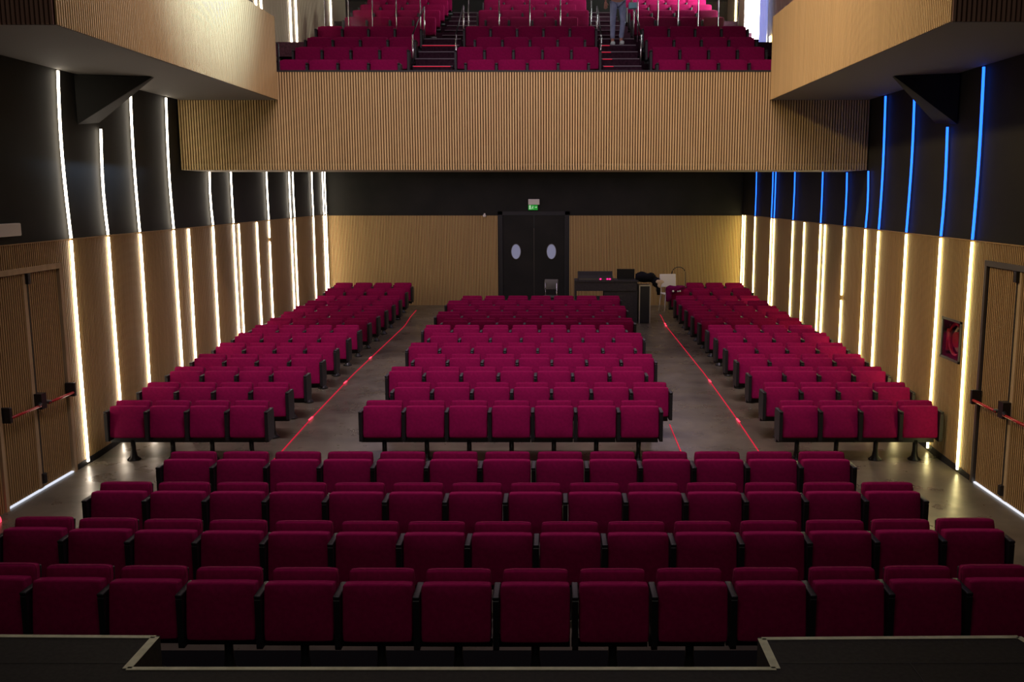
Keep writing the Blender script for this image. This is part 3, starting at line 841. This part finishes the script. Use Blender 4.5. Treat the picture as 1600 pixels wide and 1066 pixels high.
# white chair
def simple_chair(name, loc, rz, mat, legmat, label, h_back=.84, w_=.42, seat_z=.45):
    root = empty(name, loc, rz); tag(root, label, 'chair')
    rbox('seat', -w_/2, w_/2, -.2, .2, seat_z-.03, seat_z, mat, .012, root)
    rbox('backrest', -w_/2, w_/2, .19, .225, seat_z+.14, h_back, mat, .016, root, tilt=R(-8), seg=3)
    for sx_ in (-1, 1):
        mb = MB(); mb.tube([(sx_*(w_/2-.03), -.17, seat_z-.03), (sx_*(w_/2+.01), -.22, 0)], .012, legmat); mb.build('leg', root, True)
        mb = MB(); mb.tube([(sx_*(w_/2-.03), .2, h_back-.1), (sx_*(w_/2-.03), .2, seat_z-.03), (sx_*(w_/2+.01), .26, 0)], .012, legmat); mb.build('leg', root, True)
    return root
simple_chair('folding_chair', (3.05, 24.75, floor_z(24.75)), R(12), M['white'], M['white'], 'white chair with slim legs at the end of the right block, by the back wall', h_back=.98, w_=.44, seat_z=.50)
simple_chair('office_chair', (-.10, 24.6, floor_z(24.6)), R(-10), M['grey'], M['chrome'], 'grey chair standing before the black double door behind the centre seats', h_back=.86, w_=.36)
# cable loop
mb = MB(); mb.tube([(3.35+.18*math.cos(PI*i/16), 25.5, floor_z(25.5)+.92+.17*math.sin(PI*i/16)) for i in range(17)] , .010, M['black'])
mb.tube([(3.53, 25.5, floor_z(25.5)+.92), (3.54, 25.5, floor_z(25.5)+.012)], .010, M['black']); mb.tube([(3.17, 25.5, floor_z(25.5)+.92), (3.15, 25.5, floor_z(25.5)+.012)], .010, M['black'])
tag(mb.build('hoop_stand', None, True), 'thin black hoop standing behind the last row of the right block', 'hoop')
# maroon garment on last right seats
gm = empty('sweater', (3.04, 23.47, floor_z(23.6)+.74)); tag(gm, 'dark maroon sweater with white marks draped over a rear aisle seat', 'sweater')
blob('cloth', [((-.12, 0, .05), (.16, .10, .10)), ((.08, .02, .08), (.14, .09, .09)), ((-.2, .0, -.10), (.08, .08, .16))], M['purplecloth'], gm, seed=9)
mb = MB()
for (x, z, r) in ((-.10, .02, .028), (.02, .015, .022), (.07, .02, .024)):
    mb = MB(); mb.lathe([(.001, -r), (r*.8, -r*.5), (r, 0), (r*.8, r*.5), (.001, r)], M['white'], (x, -.13, z), 10)
    mb.build('white_mark', gm, True)
# red floor lamp by the left exit
mb = MB(); mb.lathe([(.09, 0), (.09, .03), (.07, .07), (.03, .095), (.005, .10)], M['ledredhot'], (0, 0, 0), 16)
o = tag(mb.build('floor_lamp', None, True), 'small glowing red lamp on the floor beside the left exit door', 'lamp'); o.location = (-5.885, 9.62, 0); o.scale = (.7, .7, .9)

# ------------------------------------------------------------------ the person on the balcony stairs
PX, PY, PZ = 1.32, 20.42, 6.432
per = empty('person', (PX, PY, PZ), 0)
tag(per, 'person in beige top and blue jeans coming down the balcony stairs, holding something', 'person')
def skin_obj(name, verts, edges, rad, mat, parent, sub=2):
    me = bpy.data.meshes.new(name); me.from_pydata(verts, edges, []); me.materials.append(mat)
    o = bpy.data.objects.new(name, me); C.objects.link(o); o.parent = parent
    o.modifiers.new('skin', 'SKIN').use_smooth_shade = True
    sv = me.skin_vertices[0].data
    for i, r in enumerate(rad): sv[i].radius = (r, r) if not isinstance(r, tuple) else r
    sv[0].use_root = True
    s_ = o.modifiers.new('sub', 'SUBSURF'); s_.levels = sub; s_.render_levels = sub
    return o
V = [(0,0,.92),(0,.01,1.10),(0,.02,1.28),(0,.02,1.42),(0,.01,1.50),(0,-.01,1.60),(0,-.02,1.68),
     (-.09,0,.86),(-.10,-.05,.50),(-.10,.02,.10),(-.10,-.10,.04),
     (.09,0,.86),(.11,-.08,.50),(.07,-.06,.10),(.09,-.18,.04),
     (-.17,.02,1.38),(-.24,.03,1.12),(-.25,-.03,.90),
     (.17,.02,1.38),(.25,.04,1.12),(.28,-.06,.93)]
E = [(0,1),(1,2),(2,3),(3,4),(4,5),(5,6),(0,7),(7,8),(8,9),(9,10),(0,11),(11,12),(12,13),(13,14),(3,15),(15,16),(16,17),(3,18),(18,19),(19,20)]
RD_ = [.11,.10,.12,.09,.045,.085,.075,.075,.05,.035,.03,.075,.05,.035,.03,.05,.04,.028,.05,.04,.028]
skin_obj('body', V, E, RD_, M['skin'], per)
# hands with five fingers
def hand(name, cx, cy, cz, sgn, curl):
    vs = [(cx,cy,cz),(cx,cy-.01,cz-.05),(cx+sgn*.0,cy-.012,cz-.085)]; es = [(0,1),(1,2)]; rr = [(.022,.014),(.034,.014),(.036,.013)]
    for k, (dy, l) in enumerate(((-.03,.065),(-.010,.075),(.010,.07),(.03,.055))):
        n = len(vs); vs += [(cx+dy*.9, cy-.014, cz-.095), (cx+dy, cy-.014-curl*.5, cz-.095-l*.5), (cx+dy, cy-.014-curl, cz-.095-l)]
        es += [(2,n),(n,n+1),(n+1,n+2)]; rr += [.009,.008,.007]
    n = len(vs); vs += [(cx-sgn*.035, cy-.02, cz-.055), (cx-sgn*.05, cy-.03, cz-.09)]; es += [(1,n),(n,n+1)]; rr += [.010,.008]
    return skin_obj(name, vs, es, rr, M['skin'], per, 1)
hand('hand', -.25, -.03, .90, -1, .02); hand('hand', .28, -.06, .93, 1, .04)
# jeans (legs), sweater, shoes, hair, face
JV = [(0,0,.95),(-.085,0,.86),(-.10,-.05,.50),(-.10,.02,.14),(.085,0,.86),(.11,-.08,.50),(.07,-.06,.14)]
skin_obj('jeans', JV, [(0,1),(1,2),(2,3),(0,4),(4,5),(5,6)], [(.145,.115),.088,.062,.050,.088,.062,.050], M['denim'], per)
TV = [(0,0,.92),(0,.01,1.10),(0,.02,1.30),(0,.02,1.42),(-.18,.02,1.38),(-.245,.03,1.12),(-.25,-.02,.94),(.18,.02,1.38),(.255,.04,1.12),(.28,-.05,.97)]
skin_obj('sweater', TV, [(0,1),(1,2),(2,3),(3,4),(4,5),(5,6),(3,7),(7,8),(8,9)], [(.165,.125),(.15,.12),(.165,.125),.085,.068,.052,.042,.068,.052,.042], M['beige'], per)
for (x, y) in ((-.10, .02), (.08, -.08)):
    rbox('shoe', x-.045, x+.045, y-.20, y+.07, 0.0, .085, M['sneaker'], .03, per)
rb = blob('hair', [((0, .02, 1.69), (.105, .115, .10)), ((0, .07, 1.60), (.10, .06, .14))], M['hair'], per, disp=.01)
mb = MB(); mb.lathe([(.001, -.018), (.012, -.008), (.010, .012), (.001, .03)], M['skin'], (0, -.108, 1.61), 8); mb.build('nose', per, True)
mb = MB(); mb.lathe([(.001, -.008), (.010, 0), (.001, .008)], M['black'], (-.034, -.095, 1.635), 8); mb.lathe([(.001, -.008), (.010, 0), (.001, .008)], M['black'], (.034, -.095, 1.635), 8); mb.build('eye', per, True)
mb = MB(); mb.box(-.022, .022, -.102, -.088, 1.563, 1.573, M['redpaint']); mb.build('mouth', per)
bx = rbox('parcel', -.085, .085, -.06, .06, -.06, .06, M['paleblue'], .015); bx.location = (PX+.30, PY-.11, PZ+.79)
tag(bx, 'small pale blue parcel in the hand of the person on the balcony stairs', 'parcel')
